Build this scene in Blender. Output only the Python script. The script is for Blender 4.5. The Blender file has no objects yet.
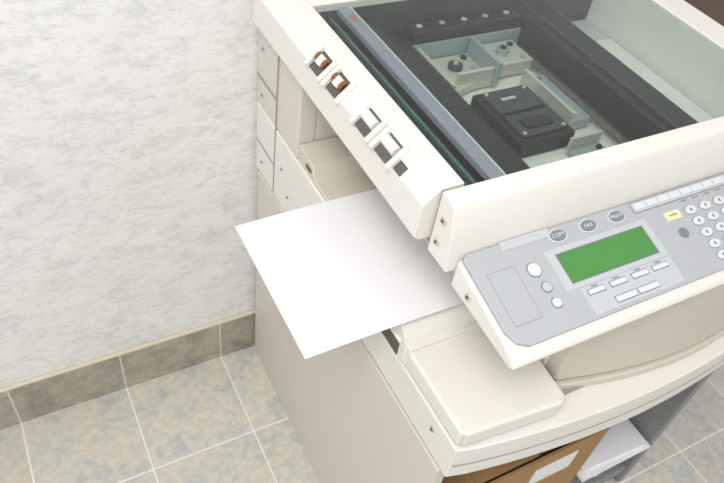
import bpy, bmesh, math, random
from mathutils import Vector, Matrix
random.seed(3)
S=0.01
scene=bpy.context.scene
try:
    scene.view_settings.view_transform='Standard'
    scene.view_settings.look='None'
except Exception: pass

# ---------------------------------------------------------------- materials
def mat(name,col,rough=0.5,metal=0.0,noise=0.0,nscale=40,bump=0.0,bscale=300,spec=0.5,emit=0):
    m=bpy.data.materials.new(name); m.use_nodes=True
    nt=m.node_tree; b=nt.nodes['Principled BSDF']
    b.inputs['Base Color'].default_value=(*col,1)
    b.inputs['Roughness'].default_value=rough
    b.inputs['Metallic'].default_value=metal
    b.inputs['Specular IOR Level'].default_value=spec
    tc=nt.nodes.new('ShaderNodeTexCoord')
    if noise>0:
        n=nt.nodes.new('ShaderNodeTexNoise'); n.inputs['Scale'].default_value=nscale; n.inputs['Detail'].default_value=4
        nt.links.new(tc.outputs['Object'],n.inputs['Vector'])
        mx=nt.nodes.new('ShaderNodeMix'); mx.data_type='RGBA'
        mx.inputs['A'].default_value=(*[c*(1-noise) for c in col],1)
        mx.inputs['B'].default_value=(*[min(1,c*(1+noise)) for c in col],1)
        nt.links.new(n.outputs['Fac'],mx.inputs['Factor'])
        nt.links.new(mx.outputs['Result'],b.inputs['Base Color'])
    if bump>0:
        n2=nt.nodes.new('ShaderNodeTexNoise'); n2.inputs['Scale'].default_value=bscale
        nt.links.new(tc.outputs['Object'],n2.inputs['Vector'])
        bp=nt.nodes.new('ShaderNodeBump'); bp.inputs['Strength'].default_value=bump; bp.inputs['Distance'].default_value=0.001
        nt.links.new(n2.outputs['Fac'],bp.inputs['Height']); nt.links.new(bp.outputs['Normal'],b.inputs['Normal'])
    if emit>0:
        b.inputs['Emission Color'].default_value=(*col,1); b.inputs['Emission Strength'].default_value=emit
    return m
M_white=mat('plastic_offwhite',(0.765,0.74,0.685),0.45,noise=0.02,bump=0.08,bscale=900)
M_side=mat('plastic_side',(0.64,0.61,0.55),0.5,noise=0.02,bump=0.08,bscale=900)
M_beige=mat('plastic_beige',(0.60,0.555,0.47),0.5,noise=0.02)
M_panel=mat('panel_grey',(0.42,0.435,0.46),0.45,noise=0.02)
M_memo=mat('panel_outline',(0.32,0.33,0.35),0.5,noise=0.02)
M_panel2=mat('panel_grey_light',(0.50,0.52,0.55),0.45,noise=0.01)
M_btn=mat('button_light',(0.66,0.68,0.70),0.4,noise=0.01)
M_btnd=mat('button_dark',(0.20,0.22,0.24),0.4,noise=0.02)
M_line=mat('seam_dark',(0.10,0.095,0.09),0.7,noise=0.05)
M_seam=mat('seam_soft',(0.33,0.31,0.27),0.7,noise=0.05)
M_black=mat('black_plastic',(0.010,0.010,0.012),0.5,noise=0.2)
M_black2=mat('black_metal',(0.035,0.037,0.04),0.4,noise=0.2)
M_blue=mat('bluegrey_strip',(0.25,0.26,0.33),0.4,noise=0.03)
M_steel=mat('zinc_steel',(0.58,0.56,0.49),0.4,metal=0.35,noise=0.06,nscale=60)
M_steelb=mat('blue_steel',(0.33,0.40,0.43),0.35,metal=0.3,noise=0.05)
M_inner=mat('scanner_bed',(0.72,0.70,0.65),0.5,noise=0.05,nscale=20)
M_teal=mat('glass_edge_teal',(0.05,0.13,0.12),0.2,noise=0.1)
M_copper=mat('copper',(0.35,0.16,0.07),0.35,metal=0.8,noise=0.1)
M_lcd=mat('lcd_green',(0.065,0.235,0.05),0.3,noise=0.05,emit=0.08)
M_paper=mat('paper_white',(0.84,0.84,0.87),0.7,noise=0.005)
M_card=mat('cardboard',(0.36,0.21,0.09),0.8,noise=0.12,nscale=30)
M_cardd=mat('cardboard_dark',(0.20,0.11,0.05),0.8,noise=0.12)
M_greyin=mat('stand_grey',(0.25,0.25,0.26),0.55,noise=0.04)
M_label=mat('label_white',(0.8,0.8,0.78),0.6,noise=0.02)
M_yellow=mat('button_yellow',(0.80,0.70,0.42),0.5,noise=0.02)
M_red=mat('sticker_red',(0.50,0.12,0.07),0.5,noise=0.02)
M_wood=mat('dark_wood',(0.09,0.045,0.025),0.45,noise=0.4,nscale=12)

def glass_mat():
    m=bpy.data.materials.new('platen_glass'); m.use_nodes=True; nt=m.node_tree
    for n in list(nt.nodes): nt.nodes.remove(n)
    o=nt.nodes.new('ShaderNodeOutputMaterial'); t=nt.nodes.new('ShaderNodeBsdfTransparent'); g=nt.nodes.new('ShaderNodeBsdfGlossy')
    t.inputs['Color'].default_value=(0.93,0.965,0.95,1); g.inputs['Roughness'].default_value=0.01
    lw=nt.nodes.new('ShaderNodeLayerWeight'); lw.inputs['Blend'].default_value=0.5
    pw=nt.nodes.new('ShaderNodeMath'); pw.operation='POWER'; pw.inputs[1].default_value=5.0
    ma=nt.nodes.new('ShaderNodeMath'); ma.operation='MULTIPLY_ADD'; ma.inputs[1].default_value=0.95; ma.inputs[2].default_value=0.03; ma.use_clamp=True
    mx=nt.nodes.new('ShaderNodeMixShader')
    nt.links.new(lw.outputs['Facing'],pw.inputs[0]); nt.links.new(pw.outputs[0],ma.inputs[0]); nt.links.new(ma.outputs[0],mx.inputs[0])
    nt.links.new(t.outputs[0],mx.inputs[1]); nt.links.new(g.outputs[0],mx.inputs[2]); nt.links.new(mx.outputs[0],o.inputs[0])
    return m
M_glass=glass_mat()

def wall_mat():
    m=bpy.data.materials.new('wallpaper_brushed'); m.use_nodes=True; nt=m.node_tree; b=nt.nodes['Principled BSDF']; L=nt.links.new
    tc=nt.nodes.new('ShaderNodeTexCoord')
    def noise(sc,scale,det,rg,dist=0):
        mp=nt.nodes.new('ShaderNodeMapping'); mp.inputs['Scale'].default_value=sc; L(tc.outputs['Object'],mp.inputs[0])
        n=nt.nodes.new('ShaderNodeTexNoise'); n.inputs['Scale'].default_value=scale; n.inputs['Detail'].default_value=det; n.inputs['Roughness'].default_value=rg; n.inputs['Distortion'].default_value=dist; L(mp.outputs[0],n.inputs[0]); return n
    def ramp(n,stops):
        cr=nt.nodes.new('ShaderNodeValToRGB'); e=cr.color_ramp.elements
        e[0].position=stops[0][0]; e[0].color=(*[stops[0][1]]*3,1); e[1].position=stops[-1][0]; e[1].color=(*[stops[-1][1]]*3,1)
        for p_,v_ in stops[1:-1]:
            q=e.new(p_); q.color=(v_,v_,v_,1)
        L(n.outputs['Fac'],cr.inputs[0]); return cr
    def mul(a,bb,f):
        mx=nt.nodes.new('ShaderNodeMix'); mx.data_type='RGBA'; mx.blend_type='MULTIPLY'; mx.inputs['Factor'].default_value=f; L(a,mx.inputs['A']); L(bb,mx.inputs['B']); return mx.outputs['Result']
    n1=noise((22,22,42),1,8,0.74); r1=ramp(n1,[(0.40,0.88),(0.465,0.94),(0.50,1.0)])
    n2=noise((55,55,150),1,5,0.6); r2=ramp(n2,[(0.38,0.86),(0.46,1.0)])
    n3=noise((6,6,10),1,4,0.6); r3=ramp(n3,[(0.40,0.96),(0.58,1.0)])
    c=mul(r1.outputs[0],r2.outputs[0],0.7); c=mul(c,r3.outputs[0],1)
    base=nt.nodes.new('ShaderNodeMix'); base.data_type='RGBA'; base.blend_type='MULTIPLY'; base.inputs['Factor'].default_value=1; base.inputs['B'].default_value=(0.805,0.80,0.79,1); L(c,base.inputs['A'])
    L(base.outputs['Result'],b.inputs['Base Color'])
    bp=nt.nodes.new('ShaderNodeBump'); bp.inputs['Strength'].default_value=0.4; bp.inputs['Distance'].default_value=0.002; L(n1.outputs['Fac'],bp.inputs['Height']); L(bp.outputs[0],b.inputs['Normal'])
    b.inputs['Roughness'].default_value=0.75
    return m
def tile_mat(name,ca,cb,cc,grout,ox,oy,w,h,mort,vertical=False):
    m=bpy.data.materials.new(name); m.use_nodes=True; nt=m.node_tree; b=nt.nodes['Principled BSDF']; L=nt.links.new
    tc=nt.nodes.new('ShaderNodeTexCoord')
    vec=tc.outputs['Object']
    if vertical:
        sp=nt.nodes.new('ShaderNodeSeparateXYZ'); cb2=nt.nodes.new('ShaderNodeCombineXYZ'); L(vec,sp.inputs[0]); L(sp.outputs['X'],cb2.inputs['X']); L(sp.outputs['Z'],cb2.inputs['Y']); vec=cb2.outputs[0]
    mp=nt.nodes.new('ShaderNodeMapping'); mp.inputs['Location'].default_value=(ox,oy,0); L(vec,mp.inputs[0])
    br=nt.nodes.new('ShaderNodeTexBrick'); br.offset=0; br.squash=1; br.inputs['Scale'].default_value=1; br.inputs['Brick Width'].default_value=w; br.inputs['Row Height'].default_value=h
    br.inputs['Mortar Size'].default_value=mort; br.inputs['Mortar Smooth'].default_value=0.3
    br.inputs['Color1'].default_value=(0.92,0.92,0.92,1); br.inputs['Color2'].default_value=(1.05,1.05,1.05,1); L(mp.outputs[0],br.inputs[0])
    n=nt.nodes.new('ShaderNodeTexNoise'); n.inputs['Scale'].default_value=15; n.inputs['Detail'].default_value=9; n.inputs['Roughness'].default_value=0.68; n.inputs['Distortion'].default_value=0.3; L(tc.outputs['Object'],n.inputs[0])
    cr=nt.nodes.new('ShaderNodeValToRGB'); cr.color_ramp.elements[0].position=0.38; cr.color_ramp.elements[0].color=(*ca,1); cr.color_ramp.elements[1].position=0.64; cr.color_ramp.elements[1].color=(*cc,1)
    e=cr.color_ramp.elements.new(0.5); e.color=(*cb,1); L(n.outputs['Fac'],cr.inputs[0])
    n4=nt.nodes.new('ShaderNodeTexNoise'); n4.inputs['Scale'].default_value=60; n4.inputs['Detail'].default_value=6; n4.inputs['Roughness'].default_value=0.7; L(tc.outputs['Object'],n4.inputs[0])
    cr4=nt.nodes.new('ShaderNodeValToRGB'); cr4.color_ramp.elements[0].position=0.4; cr4.color_ramp.elements[0].color=(0.88,0.88,0.89,1); cr4.color_ramp.elements[1].position=0.6; cr4.color_ramp.elements[1].color=(1.04,1.04,1.03,1); L(n4.outputs['Fac'],cr4.inputs[0])
    m0=nt.nodes.new('ShaderNodeMix'); m0.data_type='RGBA'; m0.blend_type='MULTIPLY'; m0.inputs['Factor'].default_value=1; L(cr.outputs[0],m0.inputs['A']); L(cr4.outputs[0],m0.inputs['B'])
    m1=nt.nodes.new('ShaderNodeMix'); m1.data_type='RGBA'; m1.blend_type='MULTIPLY'; m1.inputs['Factor'].default_value=1; L(m0.outputs['Result'],m1.inputs['A']); L(br.outputs['Color'],m1.inputs['B'])
    m2=nt.nodes.new('ShaderNodeMix'); m2.data_type='RGBA'; L(br.outputs['Fac'],m2.inputs['Factor']); L(m1.outputs['Result'],m2.inputs['A']); m2.inputs['B'].default_value=(*grout,1)
    L(m2.outputs['Result'],b.inputs['Base Color'])
    bp=nt.nodes.new('ShaderNodeBump'); bp.invert=True; bp.inputs['Strength'].default_value=0.5; bp.inputs['Distance'].default_value=0.002; L(br.outputs['Fac'],bp.inputs['Height']); L(bp.outputs[0],b.inputs['Normal'])
    b.inputs['Roughness'].default_value=0.4
    return m
M_wall=wall_mat()
M_floor=tile_mat('floor_tiles',(0.49,0.505,0.49),(0.60,0.58,0.52),(0.65,0.58,0.46),(0.78,0.765,0.72),0.085+2.3,-0.57+2.3,0.23,0.23,0.0028)
M_base=tile_mat('baseboard_tiles',(0.29,0.27,0.225),(0.38,0.35,0.285),(0.45,0.40,0.32),(0.58,0.56,0.50),0.085+2.3,0.30,0.23,1.0,0.003,True)

# ---------------------------------------------------------------- mesh helpers
def finish(name,bm,m,parent,bevel=0,seg=3,smooth=False):
    me=bpy.data.meshes.new(name); bmesh.ops.recalc_face_normals(bm,faces=bm.faces[:]); bm.to_mesh(me); bm.free()
    o=bpy.data.objects.new(name,me); scene.collection.objects.link(o); me.materials.append(m)
    if bevel>0:
        md=o.modifiers.new('bevel','BEVEL'); md.width=bevel*S; md.segments=seg; md.limit_method='ANGLE'; md.angle_limit=math.radians(35)
        for p in me.polygons: p.use_smooth=True
        md.harden_normals=True
    elif smooth:
        for p in me.polygons: p.use_smooth=True
    if parent: o.parent=parent
    return o
def box(name,x0,x1,y0,y1,z0,z1,m,parent=None,bevel=0,mtx=None):
    bm=bmesh.new()
    vs=[bm.verts.new((x*S,y*S,z*S)) for z in (z0,z1) for y in (y0,y1) for x in (x0,x1)]
    for f in ((0,1,3,2),(4,6,7,5),(0,4,5,1),(2,3,7,6),(0,2,6,4),(1,5,7,3)): bm.faces.new([vs[i] for i in f])
    if mtx: bmesh.ops.transform(bm,matrix=mtx,verts=bm.verts[:])
    return finish(name,bm,m,parent,bevel)
def prism(name,pts,axis,a0,a1,m,parent=None,bevel=0,mtx=None):
    bm=bmesh.new(); n=len(pts)
    def mk(p,a):
        c=[0,0,0]; k=[i for i in range(3) if i!=axis]; c[k[0]]=p[0]; c[k[1]]=p[1]; c[axis]=a
        return bm.verts.new([q*S for q in c])
    A=[mk(p,a0) for p in pts]; B=[mk(p,a1) for p in pts]
    bm.faces.new(A); bm.faces.new(B[::-1])
    for i in range(n): bm.faces.new([A[i],B[i],B[(i+1)%n],A[(i+1)%n]])
    if mtx: bmesh.ops.transform(bm,matrix=mtx,verts=bm.verts[:])
    return finish(name,bm,m,parent,bevel)
def cyl(name,c,r,h,m,parent=None,axis='Z',sx=1,sy=1,bevel=0,seg=32,mtx=None):
    bm=bmesh.new(); bmesh.ops.create_cone(bm,cap_ends=True,segments=seg,radius1=r*S,radius2=r*S,depth=h*S)
    bmesh.ops.scale(bm,vec=(sx,sy,1),verts=bm.verts[:])
    if axis=='X': bmesh.ops.rotate(bm,matrix=Matrix.Rotation(math.pi/2,3,'Y'),verts=bm.verts[:])
    if axis=='Y': bmesh.ops.rotate(bm,matrix=Matrix.Rotation(math.pi/2,3,'X'),verts=bm.verts[:])
    bmesh.ops.translate(bm,vec=[q*S for q in c],verts=bm.verts[:])
    if mtx: bmesh.ops.transform(bm,matrix=mtx,verts=bm.verts[:])
    return finish(name,bm,m,parent,bevel,2)
def empty(name):
    e=bpy.data.objects.new(name,None); scene.collection.objects.link(e); e.empty_display_size=0.05; return e

# ---------------------------------------------------------------- room
box('floor',-260,260,-260,57,-4,0,M_floor)
box('wall_back',-260,260,57,62,0,260,M_wall)
bb=box('baseboard_back',-260,260,56.2,57,0,13,M_base)
tr=box('trim_1',-260,260,56.1,57,13,13.7,mat('trim_cream',(0.66,0.60,0.47),0.4,noise=0.04),None,0.2)

# ---------------------------------------------------------------- copier
C=empty('photocopier')
# stand
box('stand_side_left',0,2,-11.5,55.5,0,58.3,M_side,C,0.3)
box('stand_side_right',63,65,-11.5,55.5,0,58.3,M_greyin,C,0.3)
box('stand_back',2,63,53.5,55.5,0,58.3,M_greyin,C)
box('stand_bottom',2,63,-11,53.5,4,7,M_greyin,C,0.2)
box('stand_shelf_divider',44,62.9,-12,30,17.5,18.5,M_label,C,0.1)
box('stand_gap',0.4,64.6,-11,55,58.2,59.2,M_line,C)
# main body
def front(x):
    return -13-3.6*math.sin(max(0,min(1,x/66))*math.pi)**0.8
N=24
pts=[(0,56),(66,56)]+[(66-66*i/N, front(66-66*i/N)) for i in range(N+1)]
prism('body_lower',pts,2,59,66.4,M_white,C,0.3)
ptg=[(0.3,50),(66,50)]+[(66-65.7*i/N, front(66-65.7*i/N)-0.06) for i in range(N+1)]
prism('body_lower_seam',ptg,2,62.2,62.45,M_seam,C)
box('body_groove',0.5,65.5,-12,55,66.2,67,M_seam,C)
pts2=[(0,56),(66,56),(66,-8),(17.2,-8),(17.2,0.5),(0,0.5)]
prism('body_mid',pts2,2,66.8,71,M_white,C,0.3)
# left side body up to output tray
prism('tray_body',[(1.2,66.9),(9.2,66.9),(9.2,59.3),(56.1,59.3),(56.1,74),(5,74),(2.5,72.8),(1.2,70.5)],0,-0.2,48,M_white,C,0.25)
# bypass box lid
prism('front_cover_lid',[(0,0.8),(0,-12.4),(0.8,-13.1),(15.2,-14.3),(16.4,-13.5),(17,-2),(15,0.8)],2,67,70.3,M_white,C,0.7)
box('side_handle_recess',-0.32,0.6,2.6,8.8,67.0,70.2,M_line,C,0.3)
box('side_handle_lip',-0.5,0.4,2.4,9.0,70.2,70.8,M_white,C,0.2)
# front toner door bulged
N=18
def door(x,o=0):
    i=(65.5-x)/48; return -9.6-o-4.2*math.sin((1-i)*math.pi*0.93+0.2)
pts=[(17.5,2),(65.5,2)]+[(65.5-48*i/N, door(65.5-48*i/N)) for i in range(N+1)]
prism('front_door_upper',pts,2,68.4,84,M_beige,C,0.5)
pts=[(17.5,2),(65.5,2)]+[(65.5-48*i/N, door(65.5-48*i/N,0.5)) for i in range(N+1)]
prism('front_door_sill',pts,2,66.5,68,M_beige,C,0.3)
pts=[(17.8,2),(65.2,2)]+[(65.2-47.4*i/N, door(65.2-47.4*i/N,-0.4)) for i in range(N+1)]
prism('front_door_gap',pts,2,67.9,68.5,M_line,C)
# column rear-left
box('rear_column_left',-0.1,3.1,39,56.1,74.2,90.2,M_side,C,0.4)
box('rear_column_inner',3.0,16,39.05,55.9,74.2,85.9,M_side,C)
box('rear_wall_cavity',16,48,50,55.5,74.2,85.9,M_beige,C)
box('right_column',48,65.8,2.2,55.8,71.2,85.9,M_beige,C,0.4)
box('column_seam_1',-0.3,0.2,47.2,47.5,60,90,M_seam,C)
box('column_seam_2',-0.3,0.2,47.4,55.9,79.8,80.1,M_seam,C)
box('column_seam_3',-0.3,0.2,47.4,55.9,66.0,66.3,M_seam,C)
for i,(y,z) in enumerate([(53.5,86),(53.5,77),(53,62.5),(41,64),(44.0,68)]):
    cyl('side_screw_%d'%i,(-0.2,y,z),0.35,0.3,M_steel,C,'X'); cyl('side_screw_slot_%d'%i,(-0.3,y,z),0.2,0.3,M_line,C,'X')
# inner output tray with step
prism('output_tray',[(5.2,74.1),(38.9,74.1),(38.9,77.2),(33.5,77.0),(32.3,74.9),(5.2,74.6)],0,0.1,47,M_beige,C,0.25)
box('tray_recess',-0.05,1.2,33.6,35.6,75.2,76.0,M_line,C,0.2)
# scanner unit
box('scanner_underside',2.5,65.8,2,54,85.9,86.3,M_beige,C)
prism('scanner_front_rail',[(2.6,98),(0.9,98),(0.2,97.8),(-0.2,97.2),(-1.3,92),(-1.5,88.8),(2.6,88.8)],0,0,66,M_white,C,0.2)
box('scanner_pan_front',2.9,65.9,-1.3,2.7,85.9,88.9,M_beige,C)
prism('scanner_left_rail',[(3.3,98),(0.4,98),(-0.4,97.4),(-1.9,96),(-2.0,91),(-1.2,90.3),(3.3,90.3)],1,3.0,54,M_white,C,0.2)
box('scanner_pan_left',2.9,3.4,2.7,54,86,90.6,M_beige,C)
box('scanner_right_rail',60.2,66,2.7,54,85.9,98,M_white,C,0.3)
box('scanner_back_rail',3.35,60.1,44.1,54,85.9,98,M_white,C,0.3)
box('rail_seam',0.3,3,2.5,3.1,90.6,97.8,M_seam,C)
# hinge clips and slots on the left rail
TM=Matrix.Translation((-0.95*S,0,96.75*S))@Matrix.Rotation(math.radians(-43),4,'Y')
for i,y in enumerate([31.2,26.0,17.6,12.4]):
    box('clip_slot_%d'%i,-1.6,1.3,y-1.9,y+1.7,-0.5,0.12,M_line,C,0,TM)
    box('clip_tab_%d'%i,-1.8,1.7,y-2.5,y-1.75,-0.5,0.75,M_white,C,0.2,TM)
    box('clip_tab_b_%d'%i,-1.8,1.7,y+1.6,y+2.3,-0.5,0.75,M_white,C,0.2,TM)
    cyl('clip_roller_%d'%i,(0.3,y+0.1,0.15),0.7,2.8,M_copper if i<2 else M_white,C,'Y',mtx=TM)
    if i<2: box('clip_spring_%d'%i,-0.5,0.9,y-0.6,y+0.6,0.4,0.95,M_white,C,0.1,TM)
box('rail_vent',-1.2,0.3,8.2,10.1,-0.2,0.1,M_line,C,0,TM)
for i,(x,y,z) in enumerate([(-0.1,1.2,91.5),(-0.1,1.0,95.0)]):
    cyl('rail_screw_%d'%i,(x,y,z),0.45,0.3,M_steel,C,'X'); cyl('rail_screw_hole_%d'%i,(x-0.1,y,z),0.2,0.3,M_line,C,'X')
cyl('body_screw',(-0.05,-8,64),0.5,0.3,M_steel,C,'X'); cyl('body_screw_hole',(-0.15,-8,64),0.22,0.3,M_line,C,'X')
cyl('casing_screw',(1.15,-5,88.0),0.45,0.3,M_steel,C,'X'); cyl('casing_screw_hole',(1.05,-5,88.0),0.22,0.3,M_line,C,'X')
# glass + interior
box('platen_glass',3.4,60.1,2.7,44,97.5,97.9,M_glass,C)
box('glass_edge_left',3.3,3.8,2.7,44,97.0,97.4,M_teal,C)
box('glass_edge_front',3.8,60.1,2.7,3.0,96.8,97.3,M_teal,C)
box('interior_floor',3.4,60.1,2.7,44,86.3,86.6,M_inner,C)
box('interior_front_wall',3.4,60.1,2.7,2.9,86.6,96.8,M_black2,C)
box('interior_back_wall',3.4,60.1,43.8,44,86.6,96.8,M_black2,C)
box('slit_bed',3.8,7.0,3,43.7,95.0,95.5,M_black,C)
box('slit_line_1',4.6,4.85,3,43.7,95.5,96.0,M_steelb,C)
box('slit_line_2',5.9,6.3,3,43.7,95.5,96.0,M_teal,C)
box('divider_strip',7.2,9.1,3,43.7,96.2,97.3,M_blue,C,0.2)
box('divider_edge',9.1,9.4,3,43.7,96.2,97.3,M_panel2,C)
box('carriage_rail',9.6,13.2,3,43.7,88,95,M_black,C,0.2)
box('carriage_lamp',13.4,18.6,3,43.7,88,92,M_black,C,0.3)
box('carriage_lamp_ridge',14.6,15.0,3,43.7,92,92.6,M_black2,C)
box('carriage_shaft',18.7,19.2,3,43.7,89.5,90,M_steel,C)
box('rear_rail',19.5,41,40.5,43.7,87,93,M_black,C,0.3)
box('rear_rail_steel',19.5,41,39.9,40.4,87,91,M_steelb,C,0.1)
for i in range(5): cyl('rear_rail_hole_%d'%i,(21.5+4.3*i,42.2,93.0),0.5,0.3,M_steel if i%2 else M_panel2,C)
# drive assembly
prism('drive_plate',[(20,29.5),(30,32.5),(30,39.5),(20,39.5)],2,87,88.4,M_steel,C,0.2)
box('drive_flange',19.8,20.4,28.5,39.5,87,91,M_steel,C,0.1)
box('drive_plate_upper',30.9,39.0,33.0,39.5,87,89.6,M_steel,C,0.3)
box('drive_bracket',23,30,31.5,32.2,87,90.5,M_steel,C,0.2)
box('drive_bracket_b',30,30.8,31,39.5,87,91.5,M_steelb,C,0.2)
cyl('drive_gear',(25.5,36,88.8),1.2,0.8,M_black2,C,'Z',bevel=0.1); cyl('drive_gear_hub',(25.5,36,89.3),0.4,0.5,M_steel,C)
cyl('drive_pulley',(34.5,36,90.1),1.1,1.0,M_steelb,C); cyl('drive_pulley_hub',(34.5,36,90.7),0.5,0.4,M_black,C)
for i,(x,y) in enumerate([(21.5,32.2),(22.2,37.5),(28.4,34.8),(28.6,38.2),(31.8,34),(37.6,38),(37.4,34)]):
    cyl('drive_screw_%d'%i,(x,y,89.6 if x>30 else 88.5),0.55,0.5,M_black if i%2 else M_steelb,C)
box('lens_housing',22.8,33,14.6,27.4,86.7,89.6,M_black,C,0.4)
box('lens_housing_rim',23.8,32,15.6,20.6,89.5,90.0,M_black2,C,0.1)
box('lens_housing_lid',23.8,32,21.4,26.6,89.5,90.0,M_black2,C,0.1)
box('lens_barrel_plate',25.4,30.4,17.0,19.2,89.9,90.3,M_black,C,0.1)
box('lens_dot',26,28.6,24.0,24.6,89.9,90.1,M_panel,C)
for i,(x,y) in enumerate([(24.4,26),(31.5,26),(24.4,16.2),(31.5,16.2)]): cyl('lens_screw_%d'%i,(x,y,90.1),0.28,0.25,M_steel,C)
box('lens_side_plate',20,22.4,13,28.0,86.6,87.4,M_steel,C,0.2)
box('sensor_bracket',35.0,38.8,17.5,30,87,88.8,M_steelb,C,0.3)
box('sensor_bracket_lip',34.4,35,17.5,30,87,90.4,M_steel,C,0.1)
box('sensor_foot',31,37,9.5,13.2,86.7,87.8,M_steelb,C,0.3)
box('sensor_foot_lip',31,37,13.2,13.7,86.7,89.6,M_steel,C,0.1)
cyl('cable',(39.8,20,88.2),0.35,30,M_line,C,'Y')
cyl('cable_red',(40.6,22,88.1),0.2,26,M_line,C,'Y')
for i,(x,y) in enumerate([(36.5,19),(36.7,28.5),(32,10.6),(35.8,12)]): cyl('sensor_screw_%d'%i,(x,y,88.8 if y>15 else 87.9),0.45,0.5,M_black if i%2 else M_steel,C)
box('mirror_carriage',41.5,48.5,3,43.7,88,93,M_black,C,0.3)
box('mirror_carriage_ridge',43.2,43.6,3,43.7,93,93.5,M_black2,C)
box('mirror_carriage_edge',48.6,49.2,3,43.7,90,92.5,M_steelb,C)
box('right_bed',49.3,60,3,43.7,86.7,88,M_panel2,C)
box('right_bed_rib',52.5,53.2,3,43.7,88,89,M_steel,C,0.1); box('right_bed_plate',55,59,10,36,88,88.6,M_inner,C,0.2)
prism('warning_arrow',[(7.5,40.4),(8.2,41.3),(8.9,40.4),(8.45,40.4),(8.45,39.4),(7.95,39.4),(7.95,40.4)],2,97.3,97.36,M_red,C)
# ---- control panel
O=Vector((1.6,-1.5,91.0)); U=Vector((1,0,0)); Vd=Vector((0,-11.5,-3.0)).normalized(); Nn=U.cross(-Vd).normalized()
if Nn.z<0: Nn=-Nn
PM=Matrix(((U.x,Vd.x,Nn.x,O.x*S),(U.y,Vd.y,Nn.y,O.y*S),(U.z,Vd.z,Nn.z,O.z*S),(0,0,0,1)))
prism('panel_casing',[(-1.55,90.6),(-13.4,87.6),(-14.4,86.9),(-14.6,86.1),(-13.9,85.6),(-1.55,86.4)],0,1.2,66,M_white,C,0.5)
prism('panel_face',[(0.6,0),(64,0),(64,12.3),(2.2,12.3),(0.9,11.6),(0.2,10),(0,0.6)],2,-0.6,0.25,M_panel,C,0.15,PM)
T=0.25
def pb(name,u0,u1,v0,v1,h,m,bev=0.08): return box(name,u0,u1,v0,v1,T-0.1,T+h,m,C,bev,PM)
def pc(name,u,v,r,h,m,sx=1,sy=1): return cyl(name,(u,v,T+h/2-0.03),r,h,m,C,'Z',sx,sy,0.05,32,PM)
pb('panel_top_strip',5.2,12.4,-0.1,1.1,0.12,M_panel2)
pb('lcd_bezel',10.2,26.6,2.7,8.2,0.06,M_panel2,0.05)
pb('lcd_frame',11.35,25.45,3.45,7.55,0.08,M_btnd,0.02)
pb('lcd_screen',11.5,25.3,3.6,7.4,0.14,M_lcd,0.03)
pb('lcd_lower_frame',12.0,26.4,8.3,11.9,0.04,M_panel2,0.04)
for i,(u,t) in enumerate(((13.3,'COPY'),(18.1,'FAX'),(22.8,'PRINT'))):
    pc('mode_ring_%d'%i,u,1.3,1.3,0.1,M_btn,1.05,0.72); pc('mode_key_%d'%i,u,1.3,1.12,0.22,M_btnd,1.05,0.68)
    cu=bpy.data.curves.new('mode_text_%d'%i,'FONT'); cu.body=t; cu.size=0.75*S; cu.align_x='CENTER'; cu.align_y='CENTER'; cu.extrude=0.0001
    to=bpy.data.objects.new('mode_text_%d'%i,cu); scene.collection.objects.link(to); cu.materials.append(M_btn)
    to.parent=C
    to.matrix_world=Matrix.Translation(PM@Vector((u*S,1.3*S,(T+0.21)*S)))@Matrix.Rotation(math.atan2(3.0,11.5),4,'X')
for i,(u,v,r) in enumerate(((7.7,4.4,0.85),(8.0,6.8,0.6),(8.1,8.9,0.6))):
    pc('round_ring_%d'%i,u,v,r+0.14,0.06,M_btnd); pc('round_key_%d'%i,u,v,r,0.2,M_btn if i!=1 else M_panel2)
pb('memo_plate_edge',1.6,5.5,3.1,9.9,0.03,M_memo,0)
pb('memo_plate',1.7,5.4,3.2,9.8,0.06,M_panel,0.04)
for i,u in enumerate((13.9,17.3,20.8,24.2)):
    pb('soft_key_edge_%d'%i,u-1.32,u+1.32,8.75,9.55,0.08,M_btnd,0.03); pb('soft_key_%d'%i,u-1.2,u+1.2,8.85,9.45,0.2,M_btn)
    pb('soft_key_label_%d'%i,u-0.5,u+0.5,8.45,8.62,0.06,M_btnd,0)
for i,(u,w_) in enumerate(((17.2,1.6),(20.8,1.6))):
    pb('lower_key_edge_%d'%i,u-w_-0.1,u+w_+0.1,10.6,11.5,0.08,M_btnd,0.03); pb('lower_key_%d'%i,u-w_,u+w_,10.7,11.4,0.2,M_btn)
pb('quick_key_tray_edge',25.7,47.4,0.15,1.75,0.06,M_btnd,0.03)
pb('quick_key_tray',25.8,47.3,0.25,1.65,0.12,M_panel2,0.05)
for i in range(10):
    pb('quick_key_%d'%i,26.2+2.1*i,28.0+2.1*i,0.45,1.35,0.24,M_btn)
for i in range(6): pb('quick_label_%d'%i,33.6+2.2*i,34.8+2.2*i,2.0,2.15,0.03,M_btnd,0)
pb('yellow_key',29.7,32.3,2.9,4.2,0.18,M_yellow); pb('yellow_key_text',30.3,31.6,3.4,3.6,0.2,M_btnd,0)
pc('grey_key',30.8,6.2,0.7,0.2,M_btnd)
for r_ in range(5):
    for c_ in range(3):
        u=34.2+2.7*c_; v=3.6+1.75*r_
        pc('num_ring_%d_%d'%(r_,c_),u,v,0.93,0.06,M_btnd,1.1,0.72); pc('num_key_%d_%d'%(r_,c_),u,v,0.85,0.22,M_btn,1.1,0.72)
        pb('num_mark_%d_%d'%(r_,c_),u-0.15,u+0.15,v-0.22,v+0.22,0.225,M_btnd,0)
for i,(u,v,r) in enumerate(((44.5,3.8,0.9),(44.5,6.5,0.9),(48,9.5,1.9),(44.0,10.2,1.1))):
    pc('func_key_%d'%i,u,v,r,0.25,M_btn)

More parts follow.
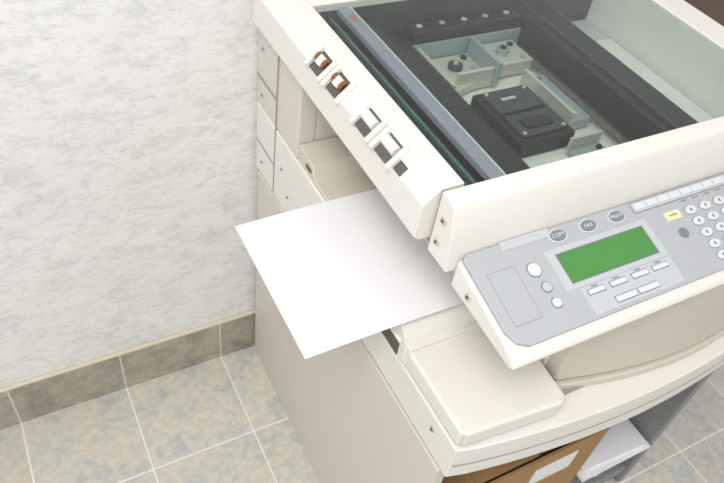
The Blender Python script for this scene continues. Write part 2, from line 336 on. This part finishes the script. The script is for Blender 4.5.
# ---------------------------------------------------------------- paper
bm=bmesh.new(); nx,ny=14,10; g=[]
for i in range(nx+1):
    row=[]
    for j in range(ny+1):
        x=-14.9+29.9*i/nx; y=2.4+24.9*j/ny
        z=74.7+0.3*math.sin((i/nx)*math.pi)
        row.append(bm.verts.new((x*S,y*S,z*S)))
    g.append(row)
for i in range(nx):
    for j in range(ny): bm.faces.new([g[i][j],g[i+1][j],g[i+1][j+1],g[i][j+1]])
pp=finish('sheet_of_paper',bm,M_paper,None,0,3,True)

# ---------------------------------------------------------------- cardboard box
B=empty('cardboard_box')
box('box_front',12,43,-10.5,-10,7,38,M_card,B); box('box_rear',12,43,14,14.5,7,40,M_card,B)
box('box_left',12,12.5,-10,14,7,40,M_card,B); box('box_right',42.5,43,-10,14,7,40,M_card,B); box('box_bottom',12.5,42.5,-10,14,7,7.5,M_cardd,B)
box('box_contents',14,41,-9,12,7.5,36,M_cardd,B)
box('box_flap_left',13,27,-9.6,2,37.9,38.3,M_card,B,0,None)
box('box_label',27,37,-10.7,-10.5,28,34,M_label,B)
P=empty('paper_stack')
for i,(a,dx,dy) in enumerate([(0.0,0,0),(0.06,0.4,-0.5),(-0.05,-0.3,0.4)]):
    box('sheets_%d'%i,-8,8,-9,9,18.5+0.5*i,19.0+0.5*i,M_paper,P,0.05,Matrix.Translation(((53.2+dx)*S,(-2.5+dy)*S,0))@Matrix.Rotation(a,4,'Z'))

# dark wooden furniture behind, to the right
W=empty('wooden_cabinet')
box('carcass',74,130,22,55,4,80,M_wood,W,0.5); box('top_board',73,131,20,55.5,80,83,M_wood,W,0.4); box('plinth',75,129,24,54,0,4,M_wood,W)
box('door_split',101.8,102.2,21.8,22.1,6,78,M_line,W); cyl('door_knob_l',(99,21,45),1,2,M_steel,W,'Y'); cyl('door_knob_r',(105,21,45),1,2,M_steel,W,'Y')

# ---------------------------------------------------------------- lights, world, camera
w=bpy.data.worlds.new('world'); scene.world=w; w.use_nodes=True
w.node_tree.nodes['Background'].inputs[0].default_value=(1.0,0.995,0.985,1); w.node_tree.nodes['Background'].inputs[1].default_value=0.80
def area(name,loc,tgt,size,power,col=(1,1,1)):
    l=bpy.data.lights.new(name,'AREA'); l.size=size; l.energy=power; l.color=col
    o=bpy.data.objects.new(name,l); scene.collection.objects.link(o); o.location=loc
    o.rotation_euler=(Vector(tgt)-Vector(loc)).to_track_quat('-Z','Y').to_euler(); return o
area('ceiling_light',(-0.9,-0.7,2.5),(0.1,0.2,0.7),0.8,32,(1,0.985,0.96))
cam=bpy.data.cameras.new('camera'); co=bpy.data.objects.new('camera',cam); scene.collection.objects.link(co); scene.camera=co
cam.sensor_width=36; cam.lens=36*705.94/724; cam.clip_start=0.01
R=Matrix.Rotation(-0.599,4,'Z')@Matrix.Rotation(0.78,4,'X')@Matrix.Rotation(0.171,4,'Z')
co.matrix_world=Matrix.Translation((-0.397,-0.41872,1.47966))@R
